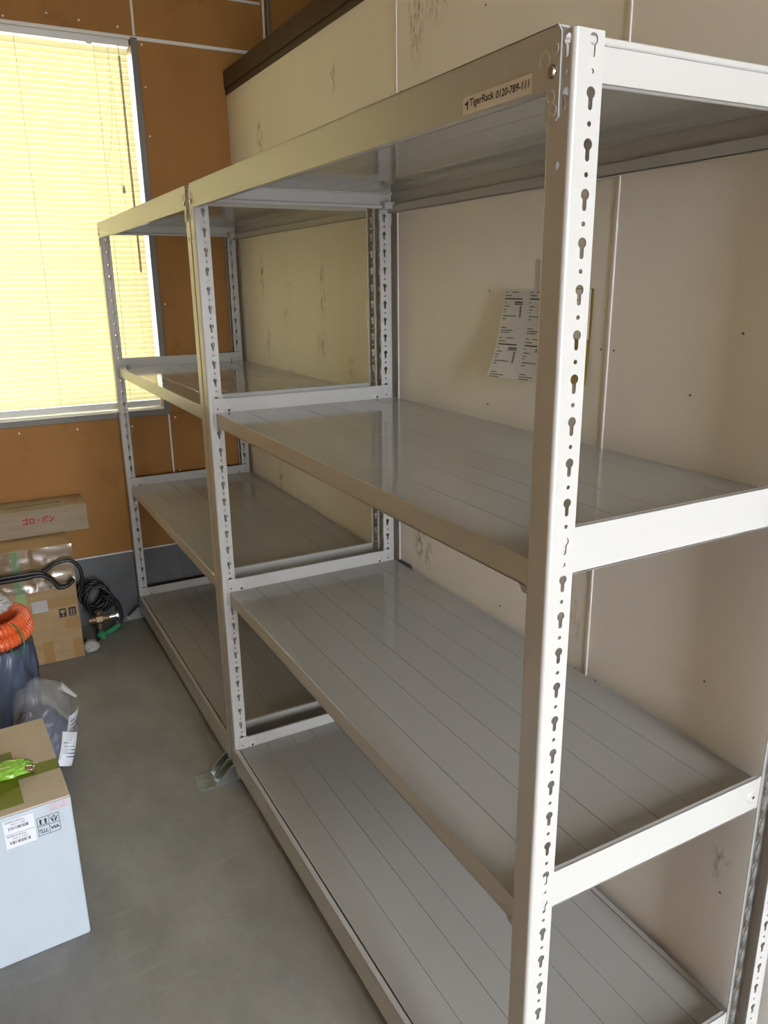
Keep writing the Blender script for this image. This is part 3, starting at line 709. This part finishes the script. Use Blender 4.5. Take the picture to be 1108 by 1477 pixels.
b2 = link('clear_bag', None, None, (-1850, -536, 0)); tag(b2, 'clear plastic bag of dark navy goods behind the white carton', 'bag')
bm = NB(); blob(bm, (0, 0, 112), (96, 74, 116), .16, 1.6, 11, 5, 4); obj('navy_contents', bm, navy, b2, smooth=True)
bm = NB(); blob(bm, (-4, 4, 156), (116, 94, 164), .17, 1.5, 12, 5, 2); obj('film', bm, bagfilm, b2, smooth=True)
def patch(bm, c0, ax, up, w_, h_, bend=8):
    c0, ax, up = Vector(c0), Vector(ax).normalized(), Vector(up).normalized(); nrm = ax.cross(up); G = []
    for i in range(7):
        u = i / 6 - .5
        G.append([bm.verts.new(c0 + ax * u * w_ + up * (v_ - .5) * h_ + nrm * (-bend * (2 * u) ** 2 - bend * .6 * (2 * v_ - 1) ** 2)) for v_ in (0, .25, .5, .75, 1)])
    for i in range(6):
        for j in range(4): bm.faces.new((G[i][j], G[i + 1][j], G[i + 1][j + 1], G[i][j + 1]))
bm = NB(); patch(bm, (88, 66, 100), (-.45, .75, -.5), (-.3, .3, .9), 60, 110); patch(bm, (16, 96, 150), (-.9, .45, -.1), (-.25, .35, .9), 90, 80); obj('label_sheet', bm, whitelabel, b2, smooth=True)
bm = NB()
for k in range(5): patch(bm, (91 - 2 * k, 69, 72 + 12 * k), (-.45, .75, -.5), (-.3, .3, .9), 44, 3, 3)
for k in range(4): patch(bm, (18, 100, 130 + 13 * k), (-.9, .45, -.1), (-.25, .35, .9), 60, 3, 4)
obj('printed_lines', bm, mat('grey_print', (.12, .13, .2), .7), b2)
bm = NB(); cyl(bm, (-60, 70, 262), (-66, 118, 205), 14, 14, 5); obj('film_highlight', bm, crumple, b2, smooth=40)  # pale milky film fold, modelled in place of the highlight on the bag's corner

# ------------------------------------------------------------------ cartons against the far wall
def carton(name, label, x0, x1, y0, y1, z0, z1, m, bev=4):
    r_ = link(name, None, None, ((x0 + x1) / 2, (y0 + y1) / 2, z0)); tag(r_, label, 'box', 'cardboard boxes by the far wall')
    def prt(nm, bm, mm, smooth=False):
        bmesh.ops.translate(bm, vec=(-(x0 + x1) / 2, -(y0 + y1) / 2, -z0), verts=bm.verts); return obj(nm, bm, mm, r_, smooth=smooth)
    bm = NB(); box(bm, x0, x1, y0, y1, z0, z1, bev=bev, seg=2); prt('carton_body', bm, m)
    return r_, prt
r1, p1 = carton('cardboard_box', 'bottom brown cardboard box with black fragile marks on the floor by the far wall', -2985, -2660, -720, -305, 0, 352, kraft)
FX = -2660
def on_front(prt, nm, mm, rects, t=1.0):
    bm = NB()
    for (ya, yb, za, zb) in rects: box(bm, FX - .4, FX + t, min(ya, yb), max(ya, yb), min(za, zb), max(za, zb))
    return prt(nm, bm, mm)
on_front(p1, 'tape', kraft_tape, [(-366, -306, 142, 196)], .8); on_front(p1, 'tape', kraft_tape, [(-468, -424, 2, 104)], .8); on_front(p1, 'tape', kraft_tape, [(-346, -306, 2, 92)], .8)
on_front(p1, 'tape', kraft_tape, [(-430, -306, 250, 296)], .8); on_front(p1, 'tape', green_tape, [(-541, -503, 100, 350)], .9)
on_front(p1, 'tape', mat('silver_tape', (.45, .43, .42), .25, .3), [(-488, -426, 240, 292)], 1.2)
im = on_front(p1, 'handling_mark', ink, [(-386, -357, 201, 240), (-347, -318, 200, 240)], 1.3)
bm = NB()
def fpoly(bm, pts): bm.faces.new([bm.verts.new((FX + 1.7, y, z)) for y, z in pts])
fpoly(bm, [(-382, 234), (-361, 234), (-363, 224), (-369.5, 219), (-373.5, 219), (-380, 224)]); fpoly(bm, [(-372.5, 219), (-370.5, 219), (-370.5, 209), (-372.5, 209)]); fpoly(bm, [(-377, 209), (-366, 209), (-366, 206), (-377, 206)])
for yc in (-337.5, -327.5):
    fpoly(bm, [(yc - 2, 209), (yc + 2, 209), (yc + 2, 226), (yc - 2, 226)]); fpoly(bm, [(yc - 4.5, 225), (yc + 4.5, 225), (yc, 235)])
fpoly(bm, [(-344, 203.5), (-321, 203.5), (-321, 206.5), (-344, 206.5)])
bmesh.ops.translate(bm, vec=(2985 / 2 + 2660 / 2, 512.5, 0), verts=bm.verts); obj('symbol', bm, kraft, im)
r2, p2 = carton('cardboard_box', 'middle brown cardboard box wrapped in clear and green tape', -2985, -2640, -720, -302, 352.5, 532, kraft)
FX = -2640
on_front(p2, 'tape', kraft_tape, [(-470, -303, 470, 530)], .8); on_front(p2, 'tape', green_tape, [(-543, -508, 354, 531)], .9)
bm = NB(); nx, nz = 26, 16; G = []
for i in range(nx + 1):
    for j in range(nz + 1):
        y = -600 + 296 * i / nx; z = 345 + 185 * j / nz
        G.append(bm.verts.new((FX + 5 + 5 * noise.noise(Vector((y * .02, z * .03, 1))) + 3 * noise.noise(Vector((y * .06, z * .05, 4))), y, z)))
for i in range(nx):
    for j in range(nz): bm.faces.new((G[i * (nz + 1) + j], G[(i + 1) * (nz + 1) + j], G[(i + 1) * (nz + 1) + j + 1], G[i * (nz + 1) + j + 1]))
p2('clear_wrap', bm, clearfilm, True)
r3, p3 = carton('long_carton', 'long flat pale carton with red Japanese lettering on top of the pile', -2990, -2812, -900, -205, 532.5, 650, dullcard, 3)
bm = NB()
place(text_mesh('t', 'ゴロ・ボン', redink, 128, 31, 0, .42), lambda v: Vector((-2811.4, -468 + v.x, 588 + v.y)), bm)
p3('lettering', bm, redink)
bm = NB()
for (xa, xb, ya, yb) in ((-2960, -2850, -276, -273), (-2960, -2850, -236, -233), (-2960, -2957, -276, -233)): box(bm, xa, xb, ya, yb, 650, 650.5)
for k in range(4):
    for j in range(4): box(bm, -2945 + 24 * k, -2938 + 24 * k, -268 + 7 * j, -263 + 7 * j, 650, 650.5)
p3('red_stamp', bm, brownink)
bm = NB(); box(bm, -2895, -2890, -900, -300, 649.5, 650.6); box(bm, -2900, -2888, -322, -312, 650, 650.8); box(bm, -2897, -2890, -440, -434, 650, 650.8); p3('slot', bm, mat('slot_shadow', (.08, .05, .03), .8))

# black cable looped in front of the cartons
kc = link('black_cable', None, None, (-2620, -440, 353)); tag(kc, 'thick black cable looped across the taped cardboard boxes', 'cable')
def cab(bm, P, r, x=-2612):
    tube(bm, spline([(x + 2620 + dx, y + 440, z - 353) for dx, y, z in P], 8), r, 10)
for k, (dz, dx) in enumerate(((0, 0), (-11, 8), (-6, 18), (8, 10))):
    bm = NB(); cab(bm, [(dx, -800, 432 + dz), (dx, -590, 432 + dz), (dx, -505, 432 + dz), (dx, -436, 430 + dz * .6), (dx, -408 + k * 5, 404 - k * 4), (dx, -378, 374 - k * 5), (dx, -345, 362), (dx, -316, 378 + k * 3)] if k else
                 [(dx, -800, 432), (dx, -590, 434), (dx, -505, 432), (dx, -432, 434), (dx, -378, 462), (dx, -325, 466), (dx, -292, 440), (dx, -281, 392), (dx - 6, -287, 330), (dx - 30, -287, 290)], 8)
    obj('strand', bm, black, kc, smooth=True)
cl = link('black_hose_coil', None, None, (-2900, -190, 0)); tag(cl, 'coil of thin black hose beside the boxes at the far wall', 'hose')
for k in range(6):
    bm = NB(); P = []
    for i in range(30):
        a = 2 * math.pi * i / 29; rr = 62 + 5 * math.sin(3 * a + k)
        P.append((-30 + k * 11 + 6 * math.sin(a * 2 + k), -28 + rr * .9 * math.cos(a + k) + 5 * k, 186 + rr * math.sin(a + k) - 5 * k))
    tube(bm, P, 7, 8); obj('loop', bm, black, cl, smooth=True)
bm = NB(); tube(bm, spline([(30, 20, 170), (30, 62, 140), (34, 84, 80), (40, 72, 30), (50, 30, 9), (90, -20, 8), (150, -60, 8)], 8), 6, 8); obj('tail', bm, black, cl, smooth=True)
bm = NB(); tube(bm, spline([(20, 10, 180), (20, 70, 150), (20, 90, 90), (30, 84, 40), (40, 60, 14)], 8), 5, 8); obj('tail', bm, black, cl, smooth=True)
bm = NB(); tube(bm, [(40, 70, 28), (50, 32, 13), (92, -20, 13)], 12, 10, rf=lambda i: 11 + 3 * (i % 2)); blob(bm, (95, -18, 22), (40, 22, 20), .3, 2, 4, 3, 2); obj('green_wrap', bm, green_wrap, cl, smooth=60)
bv = link('brass_valve', None, None, (-2825, -195, 91)); tag(bv, 'aged brass pipe valve on the floor by the grey plinth', 'valve')
bm = NB(); cyl(bm, (0, -62, 0), (0, 30, 0), 17, 16); cyl(bm, (0, -30, 0), (0, -2, 0), 25, 6); cyl(bm, (0, -16, -46), (0, -16, 34), 12, 14); cyl(bm, (0, -16, 34), (0, -16, 42), 18, 6); cyl(bm, (0, -16, -90), (0, -16, -46), 9, 12)
obj('valve_body', bm, brass, bv, smooth=40)
bm = NB(); cyl(bm, (0, 30, 0), (0, 62, 0), 12, 14); cyl(bm, (0, 62, 0), (0, 68, 0), 20, 8); obj('nipple', bm, chrome, bv, smooth=40)
bm = NB(); blob(bm, (0, 0, 26), (46, 34, 24), .35, 2, 8, 3, 1.5); tag(obj('clear_film_scrap', bm, crumple, None, (-2700, -272, 0), smooth=60), 'scrap of clear film on the floor by the brown boxes', 'film')
